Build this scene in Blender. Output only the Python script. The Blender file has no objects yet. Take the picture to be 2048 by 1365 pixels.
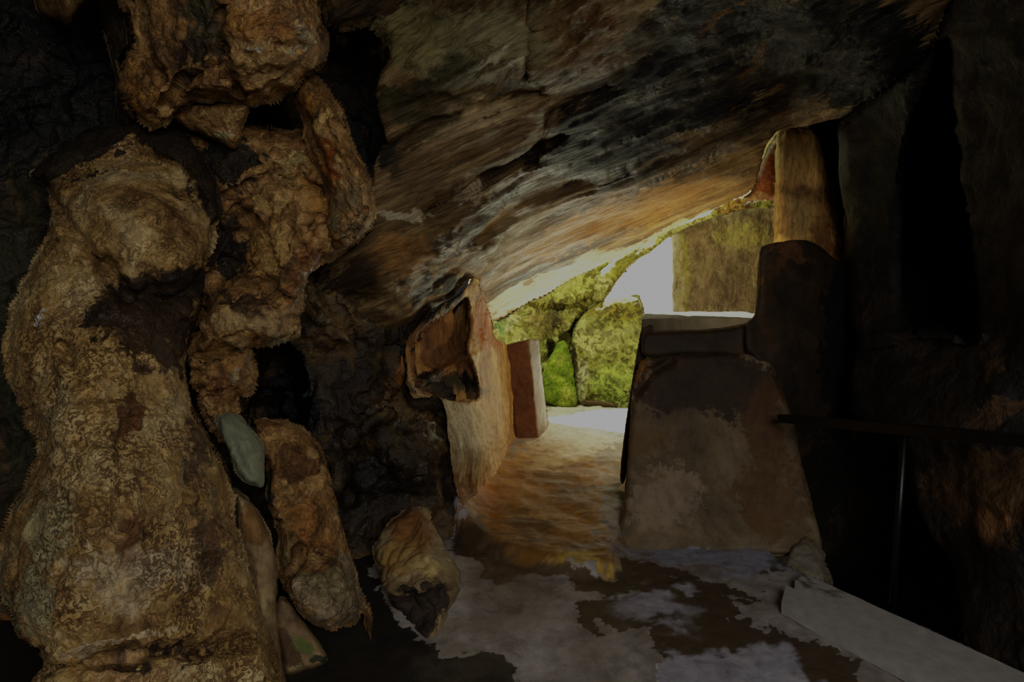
import bpy, math, random
import numpy as np
from mathutils import Vector

# ------------------------------------------------------------------ camera
W, H, F = 2048.0, 1365.0, 1250.0
PITCH = math.atan(0.12)
CAMZ = 1.5
CA, SA = math.cos(PITCH), math.sin(PITCH)
scene = bpy.context.scene
col = scene.collection
cd = bpy.data.cameras.new('camera'); cam = bpy.data.objects.new('camera', cd); col.objects.link(cam)
cam.location = (0, 0, CAMZ); cam.rotation_euler = (math.pi / 2 - PITCH, 0, 0)
cd.sensor_width = 36.0; cd.lens = F / W * 36.0; cd.clip_start = 0.02
scene.camera = cam

def ray(px, py):
    u = (np.asarray(px, float) - W / 2) / F; v = (H / 2 - np.asarray(py, float)) / F
    dy = v * SA + CA; dz = v * CA - SA
    return u / dy, dz / dy                       # slopes per metre of depth
def at(px, py, d):
    sx, sz = ray(px, py); return np.stack([sx * d, np.asarray(d) + 0 * sx, CAMZ + sz * d], -1)
def on(px, py, z):                               # where a sight line meets the level z
    sx, sz = ray(px, py); return at(px, py, (z - CAMZ) / sz)
def proj(P):
    P = np.asarray(P, float); x, y, z = P[..., 0], P[..., 1], P[..., 2] - CAMZ
    dep = np.maximum(y * CA - z * SA, .05); up = y * SA + z * CA
    return W / 2 + F * x / dep, H / 2 - F * up / dep

# ------------------------------------------------------------------ noise
_rs = np.random.RandomState(7)
_perm = np.concatenate([_rs.permutation(256)] * 3)
_g = _rs.normal(size=(256, 3)); _g /= np.linalg.norm(_g, axis=1)[:, None]
def perlin(P):
    Pi = np.floor(P).astype(int); Pf = P - Pi; Pi &= 255
    w = Pf * Pf * Pf * (Pf * (Pf * 6 - 15) + 10)
    out = 0
    for dx in (0, 1):
        for dy in (0, 1):
            for dz in (0, 1):
                h = _perm[_perm[_perm[(Pi[:, 0] + dx) & 255] + ((Pi[:, 1] + dy) & 255)] + ((Pi[:, 2] + dz) & 255)]
                g = _g[h]
                dot = g[:, 0] * (Pf[:, 0] - dx) + g[:, 1] * (Pf[:, 1] - dy) + g[:, 2] * (Pf[:, 2] - dz)
                wx = w[:, 0] if dx else 1 - w[:, 0]; wy = w[:, 1] if dy else 1 - w[:, 1]; wz = w[:, 2] if dz else 1 - w[:, 2]
                out = out + dot * wx * wy * wz
    return out
def fbm(P, f, o=4, ridged=False, gain=.5):
    s = 0; a = 1.0; P = P * f
    for i in range(o):
        n = perlin(P + 17.3 * i)
        s = s + a * ((.35 - 2 * np.abs(n)) if ridged else n); a *= gain; P = P * 2.03
    return s
def cells(P, f):                                 # F2-F1 of jittered cells: flat facets with cracks between
    P = P * f; Pi = np.floor(P).astype(int); Pf = P - Pi
    f1 = np.full(len(P), 9.); f2 = f1.copy(); idv = np.zeros(len(P))
    for dx in (-1, 0, 1):
        for dy in (-1, 0, 1):
            for dz in (-1, 0, 1):
                h = _perm[_perm[_perm[(Pi[:, 0] + dx) & 255] + ((Pi[:, 1] + dy) & 255)] + ((Pi[:, 2] + dz) & 255)]
                q = np.stack([dx + (h % 16) / 16, dy + (h // 16) / 16, dz + ((h * 7) % 31) / 31], 1) - Pf
                d = np.linalg.norm(q, axis=1)
                m = d < f1; f2 = np.where(m, f1, np.minimum(f2, d)); f1 = np.where(m, d, f1); idv = np.where(m, h / 255., idv)
    return f2 - f1, idv
def sstep(a, b, x):
    t = np.clip((x - a) / (b - a), 0, 1); return t * t * (3 - 2 * t)

# ------------------------------------------------------------------ planar helpers
def smooth(poly, n=4):
    p = np.array(poly, float); out = []
    for i in range(len(p)):
        a, b, c, d = p[i - 1], p[i], p[(i + 1) % len(p)], p[(i + 2) % len(p)]
        for k in range(n):
            t = k / n
            out.append(.5 * (2 * b + (c - a) * t + (2 * a - 5 * b + 4 * c - d) * t * t + (3 * b - a - 3 * c + d) * t ** 3))
    return np.array(out)
def inside(poly, x, y):
    r = np.zeros(x.shape, bool); n = len(poly)
    for i in range(n):
        x0, y0 = poly[i - 1]; x1, y1 = poly[i]
        if y0 == y1: continue
        c = ((y0 > y) != (y1 > y)) & (x < (x1 - x0) * (y - y0) / (y1 - y0) + x0); r ^= c
    return r
def nearest(poly, x, y, closed=True):
    best = np.full(x.shape, 1e18); bx = x.copy(); by = y.copy(); n = len(poly)
    for i in range(0 if closed else 1, n):
        x0, y0 = poly[i - 1]; x1, y1 = poly[i]; dx, dy = x1 - x0, y1 - y0
        t = np.clip(((x - x0) * dx + (y - y0) * dy) / max(dx * dx + dy * dy, 1e-9), 0, 1)
        qx, qy = x0 + t * dx, y0 + t * dy; d = (x - qx) ** 2 + (y - qy) ** 2
        m = d < best; best = np.where(m, d, best); bx = np.where(m, qx, bx); by = np.where(m, qy, by)
    return np.sqrt(best), bx, by
def tps(pts):
    P = np.array(pts, float); n = len(P); c = P[:, :2] / 500.
    def U(r2): return .5 * r2 * np.log(r2 + 1e-9)
    K = U(((c[:, None] - c[None]) ** 2).sum(-1)) + 2e-3 * np.eye(n)
    A = np.zeros((n + 3, n + 3)); A[:n, :n] = K; A[:n, n] = 1; A[:n, n + 1:] = c; A[n, :n] = 1; A[n + 1:, :n] = c.T
    b = np.zeros(n + 3); b[:n] = P[:, 2]; w = np.linalg.lstsq(A, b, rcond=None)[0]
    lo, hi = P[:, 2].min() - .3, P[:, 2].max() + .5
    def f(x, y):
        x = x / 500.; y = y / 500.; s = w[n] + w[n + 1] * x + w[n + 2] * y
        for i in range(n): s = s + w[i] * U((x - c[i, 0]) ** 2 + (y - c[i, 1]) ** 2)
        return np.clip(s, lo, hi)
    return f

# ------------------------------------------------------------------ stains: ('e',x,y,rx,ry,deg,rgb,a) or ('p',poly,rgb,a,soft); some hold painted light and shade
def lin(c): return tuple(((v / 255.) / 12.92 if v / 255. <= .04045 else ((v / 255. + .055) / 1.055) ** 2.4) for v in c)
def tint(px, py, P, stains_shading, wk=1.):
    n = len(px); C = np.zeros((n, 4))
    if not stains_shading: return C
    k = wk * np.clip(3.0 / np.maximum(P[:, 1], 1), .5, 1.8); wx = px + k * (46 * fbm(P, 3.5, 5, gain=.7)); wy = py + k * (46 * fbm(P + 31.7, 3.5, 5, gain=.7))
    for s in stains_shading:
        if s[0] == 'e':
            _, x, y, rx, ry, deg, rgb, a = s
            ca, sa = math.cos(math.radians(deg)), math.sin(math.radians(deg)); dx, dy = wx - x, wy - y
            r = np.sqrt(((dx * ca + dy * sa) / rx) ** 2 + ((-dx * sa + dy * ca) / ry) ** 2)
            m = a * (1 - sstep(.3, 1.4, r))
        else:
            _, poly, rgb, a, soft = s
            poly = smooth(poly, 3); d, _, _ = nearest(poly, wx, wy); d = np.where(inside(poly, wx, wy), d, -d)
            m = a * sstep(-soft, soft, d)
        c = np.array(lin(rgb)); A = C[:, 3]; na = m + A * (1 - m)
        C[:, :3] = np.where((na > 1e-4)[:, None], (c * m[:, None] + C[:, :3] * (A * (1 - m))[:, None]) / np.maximum(na, 1e-4)[:, None], c)
        C[:, 3] = na
    return C

# ------------------------------------------------------------------ object helpers
def tag(o, label=None, cat=None, group=None, kind=None):
    if label: o['label'] = label
    if cat: o['category'] = cat
    if group: o['group'] = group
    if kind: o['kind'] = kind
    return o
def empty(name, loc): 
    o = bpy.data.objects.new(name, None); o.location = loc; o.empty_display_size = .1; col.objects.link(o); return o
def link_mesh(name, V, Fc, mat, parent=None, origin=None, C=None, sm=True):
    V = np.asarray(V, float)
    org = np.zeros(3)
    if parent is None:
        org = np.array([(V[:, 0].min() + V[:, 0].max()) / 2, (V[:, 1].min() + V[:, 1].max()) / 2, V[:, 2].min()]) if origin is None else np.array(origin)
    else: org = np.array(parent.location)
    me = bpy.data.meshes.new(name); Fc = np.asarray(Fc, dtype=np.int32) if not isinstance(Fc, list) else Fc
    if isinstance(Fc, list): me.from_pydata((V - org).tolist(), [], Fc)
    else:
        k = Fc.shape[1]; me.vertices.add(len(V)); me.vertices.foreach_set('co', (V - org).astype(np.float32).ravel())
        me.loops.add(Fc.size); me.loops.foreach_set('vertex_index', Fc.ravel())
        me.polygons.add(len(Fc)); me.polygons.foreach_set('loop_start', np.arange(0, Fc.size, k, dtype=np.int32))
        me.update(calc_edges=True); me.validate()
    if C is not None:
        at_ = me.color_attributes.new('tint', 'FLOAT_COLOR', 'POINT'); at_.data.foreach_set('color', C.astype(np.float32).ravel())
    if sm: me.polygons.foreach_set('use_smooth', [True] * len(me.polygons))
    me.materials.append(mat); o = bpy.data.objects.new(name, me); col.objects.link(o)
    if parent is None: o.location = org
    else: o.parent = parent
    return o
def vnormals(V, Q):
    n = np.cross(V[Q[:, 2]] - V[Q[:, 0]], V[Q[:, 3]] - V[Q[:, 1]]); N = np.zeros_like(V)
    for k in range(4): np.add.at(N, Q[:, k], n)
    return N / np.maximum(np.linalg.norm(N, axis=1), 1e-9)[:, None]

STEP = 4.0
def rock(name, outline, depth, mat, T=.15, Tb=.4, R=50, step=None, disp=((.03, 4, 'f'), (.012, 14, 'f')), feats=(), stains_shading=(),
         parent=None, hard=False, power=2.0, wk=1.):
    s = step or STEP
    poly = np.array(outline, float) if hard else smooth(outline)
    x0, y0 = poly.min(0) - s; x1, y1 = poly.max(0) + s
    gx, gy = np.meshgrid(np.arange(x0, x1 + s, s), np.arange(y0, y1 + s, s), indexing='ij')
    nx, ny = gx.shape; X, Y = gx.ravel().copy(), gy.ravel().copy()
    ins = inside(poly, X, Y); I = ins.reshape(nx, ny)
    cell = I[:-1, :-1] | I[1:, :-1] | I[1:, 1:] | I[:-1, 1:]
    idx = np.arange(nx * ny).reshape(nx, ny)
    Q = np.stack([idx[:-1, :-1][cell], idx[1:, :-1][cell], idx[1:, 1:][cell], idx[:-1, 1:][cell]], 1)
    used = np.unique(Q); re = -np.ones(nx * ny, int); re[used] = np.arange(len(used)); Q = re[Q]
    X, Y, ins = X[used], Y[used], ins[used]
    dist, bx, by = nearest(poly, X, Y); out = ~ins; X[out] = bx[out]; Y[out] = by[out]
    near_ = dist < 2.6 * s
    for _ in range(8):                          # spread the rim evenly along the outline
        S = np.zeros((len(X), 3)); A3 = np.stack([X, Y, np.ones(len(X))], 1); 
        for k in range(4):
            for j in (1, 3):
                src = Q[:, (k + j) % 4]; dst = Q[:, k]
                wgt = np.where(out[dst], np.where(out[src], 1., .0), 1.)[:, None]; np.add.at(S, dst, A3[src] * wgt)
        okm = near_ & (S[:, 2] > .5); nx_ = S[:, 0] / np.maximum(S[:, 2], 1); ny_ = S[:, 1] / np.maximum(S[:, 2], 1)
        X = np.where(okm, .4 * X + .6 * nx_, X); Y = np.where(okm, .4 * Y + .6 * ny_, Y)
        _, qx, qy = nearest(poly, X[out], Y[out]); X[out] = qx; Y[out] = qy
    dist[near_], _, _ = nearest(poly, X[near_], Y[near_]); dist[out] = 0
    pr = (1 - (1 - np.clip(dist / R, 0, 1)) ** power) ** (1 / power)
    f = depth if callable(depth) else tps(depth)
    D = f(X, Y) + T * (1 - pr)
    for ft in feats:
        if ft[0] == 'g':                       # groove (positive) or ridge (negative) along a line
            d, _, _ = nearest(np.array(ft[1], float), X, Y, closed=False); D = D + ft[3] * np.exp(-(d / ft[2]) ** 2)
        elif ft[0] == 'b':                     # swelling towards the viewer
            _, x, y, rx, ry, deg, h = ft; ca, sa = math.cos(math.radians(deg)), math.sin(math.radians(deg)); dx, dy = X - x, Y - y
            r2 = ((dx * ca + dy * sa) / rx) ** 2 + ((-dx * sa + dy * ca) / ry) ** 2; D = D - h * np.exp(-r2 * r2 * .8)
        else:                                  # recess with a defined mouth
            pl = smooth(ft[1], 3); d, _, _ = nearest(pl, X, Y); d = np.where(inside(pl, X, Y), d, -d); D = D + ft[2] * sstep(0, ft[3], d)
    Vf = at(X, Y, D); nb = dist > 0; nf = len(X); bi = np.arange(nf); inner = np.where(nb)[0]; bi[inner] = nf + np.arange(len(inner))
    Vb = at(X[inner], Y[inner], (f(X, Y) + T + Tb * pr)[inner])
    for_b = D[inner] + .02; yb = np.maximum(Vb[:, 1], for_b); Vb = at(X[inner], Y[inner], yb)
    V = np.concatenate([Vf, Vb]); Qb = bi[Q][:, ::-1]; QQ = np.concatenate([Q[:, ::-1], Qb]); QQ = QQ[:, ::-1]
    rim = np.concatenate([dist, dist[inner]]) < 3.2 * s; rim_b = np.concatenate([~nb, np.zeros(len(inner), bool)])
    def relax(A, m, w_=.6):
        S = np.zeros_like(A); c = np.zeros(len(A))
        for k in range(4):
            for j in (1, 3): np.add.at(S, QQ[:, k], A[QQ[:, (k + j) % 4]]); np.add.at(c, QQ[:, k], 1)
        R_ = S / np.maximum(c, 1)[:, None]; out = A.copy(); out[m] = A[m] + w_ * (R_[m] - A[m]); return out
    V = relax(V, rim, .5)
    N = vnormals(V, QQ)
    if (N[:nf, 1].mean() > 0): N = -N; QQ = QQ[:, ::-1]
    for _ in range(6): N = relax(N, rim)
    N /= np.maximum(np.linalg.norm(N, axis=1), 1e-6)[:, None]
    off = np.zeros(len(V))
    for a, fr, k in disp:
        if k == 'f': off += a * fbm(V, fr, 4)
        elif k == 'r': off += a * fbm(V, fr, 4, True)
        elif k == 'k':                         # craggy: creased folds on a warped field
            q = V + .06 * np.stack([fbm(V, 4, 3), fbm(V + 7, 4, 3), fbm(V + 13, 4, 3)], 1); n1 = np.abs(fbm(q, fr, 2)); n2 = np.abs(fbm(q + 3.3, fr * 2.3, 3)); off += a * (2.2 * n1 + 1.3 * n2 - .9)
        elif k == 's':                         # strata leaning up to the right
            q = V @ np.array([[.10, 0, 0], [0, .3, 0], [0, 0, 1.]]) ; q[:, 2] -= V[:, 0] * .42; off += a * fbm(q, fr, 4, True)
        elif k == 'c':
            c, i_ = cells(V + .25 * np.stack([fbm(V, 3, 2), fbm(V + 9, 3, 2), fbm(V + 21, 3, 2)], 1), fr); off += a * (np.minimum(c * 3, 1) - .6 + .6 * (i_ - .5))
        elif k == 'v':                         # upright flutes
            q = V * np.array([1, 1, .12]); off += a * fbm(q, fr, 3, True)
    V = V + N * off[:, None]; rim = np.concatenate([dist, dist[inner]]) < 2.2 * s
    V = relax(V, rim, .5)
    Px = np.concatenate([X, X[inner]]); Py = np.concatenate([Y, Y[inner]])
    C = tint(Px, Py, V, stains_shading, wk)
    return link_mesh(name, V, QQ.astype(np.int32), mat, parent, C=C)

# ------------------------------------------------------------------ materials
def rockmat(name, dark, mid, light, sc=2.2, fine=22, pit=0., pitsc=60, rot=(0, 0, 0), stretch=(1, 1, 1), bump=.5, bd=.02, rough=.75, wet=0., spec=.3, var=.55):
    m = bpy.data.materials.new(name); m.use_nodes = True; nt = m.node_tree; N = nt.nodes; L = nt.links; N.clear()
    o = N.new('ShaderNodeOutputMaterial'); b = N.new('ShaderNodeBsdfPrincipled'); L.new(b.outputs[0], o.inputs[0])
    g = N.new('ShaderNodeNewGeometry'); mp = N.new('ShaderNodeMapping'); mp.inputs['Rotation'].default_value = rot
    tc = N.new('ShaderNodeTexCoord'); L.new(tc.outputs['Object'], mp.inputs[0])
    mp2 = N.new('ShaderNodeMapping'); mp2.inputs['Scale'].default_value = stretch; L.new(mp.outputs[0], mp2.inputs[0])
    co = mp2.outputs[0]
    def noise(s, d=7, r=.6, di=.4, c=co):
        n = N.new('ShaderNodeTexNoise'); L.new(c, n.inputs['Vector']); n.inputs['Scale'].default_value = s; n.inputs['Detail'].default_value = d
        n.inputs['Roughness'].default_value = r; n.inputs['Distortion'].default_value = di; return n.outputs['Fac']
    def ramp(src, stops):
        r = N.new('ShaderNodeValToRGB'); L.new(src, r.inputs[0]); e = r.color_ramp.elements
        while len(e) < len(stops): e.new(.5)
        for k, (p, c) in enumerate(stops):
            e[k].position = p; e[k].color = (*c, 1) if len(c) == 3 else c
        return r.outputs[0]
    def g3(v): return (v, v, v)
    def mix(f, a, c, t='MIX'):
        x = N.new('ShaderNodeMix'); x.data_type = 'RGBA'; x.blend_type = t
        for s_, v in ((x.inputs[0], f), (x.inputs[6], a), (x.inputs[7], c)):
            if isinstance(v, (int, float)): s_.default_value = v
            elif isinstance(v, tuple): s_.default_value = (*v, 1)
            else: L.new(v, s_)
        return x.outputs[2]
    def math_(op, a, c=None, cl=False):
        x = N.new('ShaderNodeMath'); x.operation = op; x.use_clamp = cl
        for s_, v in ((x.inputs[0], a), (x.inputs[1], c)):
            if v is None: continue
            if isinstance(v, (int, float)): s_.default_value = v
            else: L.new(v, s_)
        return x.outputs[0]
    n1 = noise(sc, 8, .62, .8); n2 = noise(fine, 6, .65, .5); n3 = noise(sc * 3.1, 5, .6, 1.2)
    base = ramp(n1, [(.34, lin(dark)), (.5, lin(mid)), (.64, lin(light))])
    at_ = N.new('ShaderNodeAttribute'); at_.attribute_name = 'tint'
    ed = noise(22, 8, .78, .5)
    a = math_('ADD', at_.outputs['Alpha'], math_('MULTIPLY', math_('SUBTRACT', ed, .5), 2.0))
    mr = N.new('ShaderNodeMapRange'); mr.interpolation_type = 'SMOOTHSTEP'; L.new(a, mr.inputs[0]); mr.inputs[1].default_value = .36; mr.inputs[2].default_value = .64
    fac = math_('MULTIPLY', mr.outputs[0], math_('MULTIPLY', at_.outputs['Alpha'], 6, True))
    c = mix(fac, base, at_.outputs['Color'])
    v = ramp(n2, [(.3, g3(1 - var)), (.5, g3(1.)), (.72, g3(1 + var * .9))])
    c = mix(1., c, v, 'MULTIPLY')
    v3 = ramp(n3, [(.32, (.62, .55, .5)), (.5, g3(1.)), (.68, (1.16, 1.1, .95))]); c = mix(.8, c, v3, 'MULTIPLY')
    hgt = math_('ADD', math_('MULTIPLY', n3, 1.2), math_('MULTIPLY', n2, .6))
    if pit > 0:
        pn = noise(pitsc, 3, .55, 1.6); p = ramp(pn, [(.43, g3(0)), (.52, g3(1))])
        reg = ramp(noise(sc * 1.7 + .5, 4, .6, .5), [(.36, g3(0.1)), (.58, g3(1))])
        inv = math_('MULTIPLY', math_('MULTIPLY', math_('SUBTRACT', 1, p), reg), pit)
        c = mix(inv, c, mix(.35, mix(1., c, (.32, .24, .17), 'MULTIPLY'), tuple(.45 * q for q in lin(dark))))
        hgt = math_('SUBTRACT', hgt, math_('MULTIPLY', inv, .55))
    hgt = math_('ADD', hgt, math_('MULTIPLY', noise(fine * 4, 4, .6, .2), .18))
    L.new(c, b.inputs['Base Color'])
    bp = N.new('ShaderNodeBump'); bp.inputs['Strength'].default_value = bump; bp.inputs['Distance'].default_value = bd; L.new(hgt, bp.inputs['Height'])
    L.new(bp.outputs[0], b.inputs['Normal'])
    if wet > 0:
        wr = ramp(noise(sc * 2.3, 5, .6, .5), [(.42, g3(rough)), (.6, g3(max(rough - wet, .12)))]); L.new(wr, b.inputs['Roughness'])
    else: b.inputs['Roughness'].default_value = rough
    b.inputs['Specular IOR Level'].default_value = spec
    return m
def plain(name, rgb, rough=.5, metal=0., nz=(30, .35), bump=.1, stretch=(1, 1, 1)):
    m = bpy.data.materials.new(name); m.use_nodes = True; nt = m.node_tree; N = nt.nodes; L = nt.links; b = N['Principled BSDF']
    tc = N.new('ShaderNodeTexCoord'); mp = N.new('ShaderNodeMapping'); mp.inputs['Scale'].default_value = stretch; L.new(tc.outputs['Object'], mp.inputs[0])
    n = N.new('ShaderNodeTexNoise'); n.inputs['Scale'].default_value = nz[0]; n.inputs['Detail'].default_value = 8; L.new(mp.outputs[0], n.inputs['Vector'])
    r = N.new('ShaderNodeValToRGB'); L.new(n.outputs['Fac'], r.inputs[0]); c = lin(rgb)
    r.color_ramp.elements[0].position = .3; r.color_ramp.elements[0].color = (*[v * (1 - nz[1]) for v in c], 1)
    r.color_ramp.elements[1].position = .7; r.color_ramp.elements[1].color = (*[min(1, v * (1 + nz[1])) for v in c], 1)
    at_ = N.new('ShaderNodeAttribute'); at_.attribute_name = 'tint'; mx = N.new('ShaderNodeMix'); mx.data_type = 'RGBA'
    L.new(at_.outputs['Alpha'], mx.inputs[0]); L.new(r.outputs[0], mx.inputs[6]); L.new(at_.outputs['Color'], mx.inputs[7]); L.new(mx.outputs[2], b.inputs['Base Color'])
    bp = N.new('ShaderNodeBump'); bp.inputs['Strength'].default_value = bump; bp.inputs['Distance'].default_value = .01; L.new(n.outputs['Fac'], bp.inputs['Height']); L.new(bp.outputs[0], b.inputs['Normal'])
    b.inputs['Roughness'].default_value = rough; b.inputs['Metallic'].default_value = metal; return m

M_crust = rockmat('pitted_crust', (104, 72, 36), (176, 140, 82), (206, 180, 128), sc=2.6, fine=30, pit=.95, pitsc=52, bump=.8, bd=.02, rough=.72, wet=.3, var=.35)
M_brown = rockmat('brown_rock', (70, 50, 28), (150, 108, 58), (196, 158, 100), sc=4.5, fine=26, pit=.5, pitsc=38, bump=.8, bd=.025, rough=.7, wet=.35)
M_pale = rockmat('pale_stone', (92, 72, 46), (136, 112, 76), (166, 144, 104), sc=4, fine=20, pit=.15, pitsc=30, bump=.5, bd=.015, rough=.8, var=.3)
M_dark = rockmat('dark_rock', (22, 18, 12), (54, 42, 26), (104, 79, 45), sc=3, fine=18, bump=.9, bd=.03, rough=.6, wet=.35, spec=.4)
M_ceil = rockmat('layered_rock', (44, 34, 21), (112, 88, 54), (172, 142, 94), sc=2.4, fine=24, rot=(0, math.radians(24), 0), stretch=(.26, .8, 3.), bump=.9, bd=.03, rough=.68, wet=.25, spec=.2)
M_pass = rockmat('fluted_rock', (120, 78, 36), (164, 122, 68), (200, 166, 108), sc=2.5, fine=24, stretch=(1.6, 1.6, .35), bump=.7, bd=.02, rough=.7)
M_altar = rockmat('carved_stone', (74, 58, 38), (108, 90, 64), (136, 118, 94), sc=1.5, fine=24, pit=.08, pitsc=16, bump=.22, bd=.01, rough=.72, var=.18)
M_altdk = rockmat('shaded_stone', (32, 24, 14), (50, 37, 21), (68, 49, 27), sc=2, fine=20, bump=.2, bd=.01, rough=.7, var=.2)  # darkened copy of the altar stone, shade put into its colour
M_yard = rockmat('mossy_rock', (84, 84, 28), (146, 148, 64), (206, 204, 124), sc=2.2, fine=14, pit=.85, pitsc=14, bump=1., bd=.04, rough=.85)
M_moss = rockmat('moss', (60, 90, 10), (120, 150, 20), (190, 200, 80), sc=4, fine=24, pit=.5, pitsc=30, bump=.9, bd=.05, rough=.95)
M_grey = rockmat('grey_wall', (110, 98, 70), (142, 128, 96), (180, 168, 128), sc=2.2, fine=14, pit=.5, pitsc=20, stretch=(1, 1, .5), bump=.7, bd=.03, rough=.9)
M_floor = rockmat('dusty_floor', (112, 102, 92), (142, 134, 128), (166, 158, 156), sc=2., fine=22, pit=.12, pitsc=24, bump=.35, bd=.012, rough=.8, wet=.1, var=.22)
M_right = rockmat('right_rock', (17, 14, 11), (32, 26, 19), (58, 43, 27), sc=2.2, fine=16, bump=.8, bd=.03, rough=.75)
M_board = plain('concrete', (158, 152, 146), .8, 0, (18, .16), .12)
M_rail = plain('dark_paint', (60, 32, 20), .4, .0, (20, .2), .03)
M_post = plain('galvanised_steel', (200, 200, 232), .4, .1, (60, .35), .05)

# ------------------------------------------------------------------ setting
BRN, DBR, BLK, TAN, ORG = (110, 74, 38), (64, 44, 24), (16, 13, 10), (186, 152, 98), (168, 104, 44)
WHT, GRN, DGR, LIL = (196, 192, 170), (96, 104, 50), (40, 46, 24), (150, 144, 150)

# floor: a world grid with the worn trough of the passage stepped up, and a drop beyond the boards
b_a, b_b, b_c, b_d = on(1563, 1204, .07), on(1573, 1169, .07), on(1867, 1365, .07), on(1978, 1365, .07)
e0, e1 = on(1640, 1162, .0), on(2048, 1342, .0)             # drop edge, just under the far board
trough = np.array([on(*q, .06)[:2] for q in [(900, 1040), (950, 1072), (1010, 1096), (1080, 1118), (1160, 1134), (1240, 1130), (1252, 1060), (1262, 880), (1268, 815), (1060, 815), (960, 870)]])
gy = np.concatenate([np.arange(.9, 3.6, .013), np.arange(3.6, 6.5, .022), np.arange(6.5, 10.6, .06)]); gx = np.arange(-2.6, 2.9, .016)
GX, GY = np.meshgrid(gx, gy, indexing='ij'); x, y = GX.ravel(), GY.ravel(); P = np.stack([x, y, 0 * x], 1)
z = .022 * fbm(P, 1.1, 3) + .008 * fbm(P, 6, 4) + .0035 * fbm(P, 26, 3)
d, _, _ = nearest(trough, x, y); d = np.where(inside(trough, x, y), d, -d); d = d + .04 * fbm(P, 4, 3)
tf = sstep(-.03, .05, d); z += .07 * tf + tf * (.013 * fbm(P, 4, 6, gain=.7))
# passage side curls up on its left
lx = np.interp(y, [3.2, 3.6, 4.4, 5.2], [-.12, -.1, -.08, .0]); cu = np.clip((lx - x) / .28, 0, 1); z += np.where((y > 3.25) & (y < 5.4), .28 * cu ** 2 * tf, 0)
# rise at the foot of the altar and scuffed blue-white rim
side = (e1[0] - e0[0]) * (y - e0[1]) - (e1[1] - e0[1]) * (x - e0[0]); side /= math.hypot(e1[0] - e0[0], e1[1] - e0[1])
drop = sstep(.0, .10, side + .01 * fbm(P, 8, 2)) * sstep(1.36, 1.46, x) * (y < 6); z -= 1.3 * drop
V = np.stack([x, y, z], 1); px, py = proj(V)
WET = (72, 58, 40)
fst = [('p', [(1050, 1120), (1150, 1150), (1260, 1128), (1350, 1130), (1420, 1160), (1520, 1182), (1525, 1198), (1455, 1200), (1480, 1240), (1510, 1262), (1620, 1278), (1700, 1310), (1760, 1420), (1560, 1420), (1450, 1330), (1320, 1310), (1310, 1270), (1200, 1250), (1130, 1215), (1210, 1190)], WET, 1., 8),
       ('e', 1300, 1200, 46, 13, 5, (166, 164, 178), 1.), ('e', 1320, 1228, 78, 20, 8, (160, 158, 172), 1.), ('e', 1240, 1185, 26, 8, 0, (150, 146, 150), 1.), ('e', 1370, 1172, 30, 8, 0, (164, 160, 170), 1.),
       ('p', [(1320, 1330), (1380, 1300), (1450, 1306), (1560, 1330), (1660, 1400), (1300, 1420)], (158, 156, 168), 1., 8),
       ('p', [(1240, 1085), (1400, 1092), (1600, 1100), (1560, 1160), (1400, 1128), (1250, 1112)], (138, 138, 152), .7, 10),
       ('e', 1545, 1150, 26, 12, 0, WET, 1.),
       ('e', 1080, 1000, 160, 130, 0, (150, 108, 44), .9), ('e', 1100, 1090, 170, 34, 6, (128, 88, 34), .9), ('e', 1120, 960, 90, 40, 10, (80, 56, 26), .7), ('e', 1060, 1050, 60, 26, 10, (70, 48, 22), .7), ('e', 1185, 1085, 30, 16, 0, (74, 52, 26), .8), ('e', 1110, 915, 70, 22, 0, (170, 150, 110), .8),  # ochre ellipses put the light from ahead into the passage floor
       ('e', 930, 1070, 50, 40, 0, (56, 42, 26), .9), ('e', 1090, 1150, 120, 26, 6, (86, 66, 44), .8), ('e', 1000, 1120, 90, 26, 14, (70, 54, 36), .8), ('e', 980, 1000, 40, 60, -20, (150, 88, 30), .8), ('e', 1170, 1122, 70, 10, 3, (190, 160, 70), .7),  # first ellipse is shade painted at the foot of the passage wall
       ('p', [(-300, 1100), (740, 1040), (748, 1130), (800, 1230), (856, 1296), (950, 1322), (1060, 1372), (1060, 1460), (-300, 1460)], (30, 25, 18), .97, 14), ('e', 930, 1340, 110, 26, 8, (60, 50, 42), .7), ('e', 990, 1110, 60, 20, 20, (90, 74, 52), .8), ('e', 1160, 850, 100, 60, 0, (220, 214, 200), 1.)]  # dark polygon paints shade around the left rocks, pale ellipse the sun patch
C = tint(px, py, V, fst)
C[drop > .3] = (*lin((10, 9, 8)), 1)  # near-black tint puts the darkness of the drop into the floor colour
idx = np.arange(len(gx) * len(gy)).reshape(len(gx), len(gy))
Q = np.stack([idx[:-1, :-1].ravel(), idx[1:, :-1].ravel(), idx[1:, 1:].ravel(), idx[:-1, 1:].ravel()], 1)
tag(link_mesh('floor', V, Q.astype(np.int32), M_floor, origin=(0, 0, 0), C=C), kind='structure')

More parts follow.
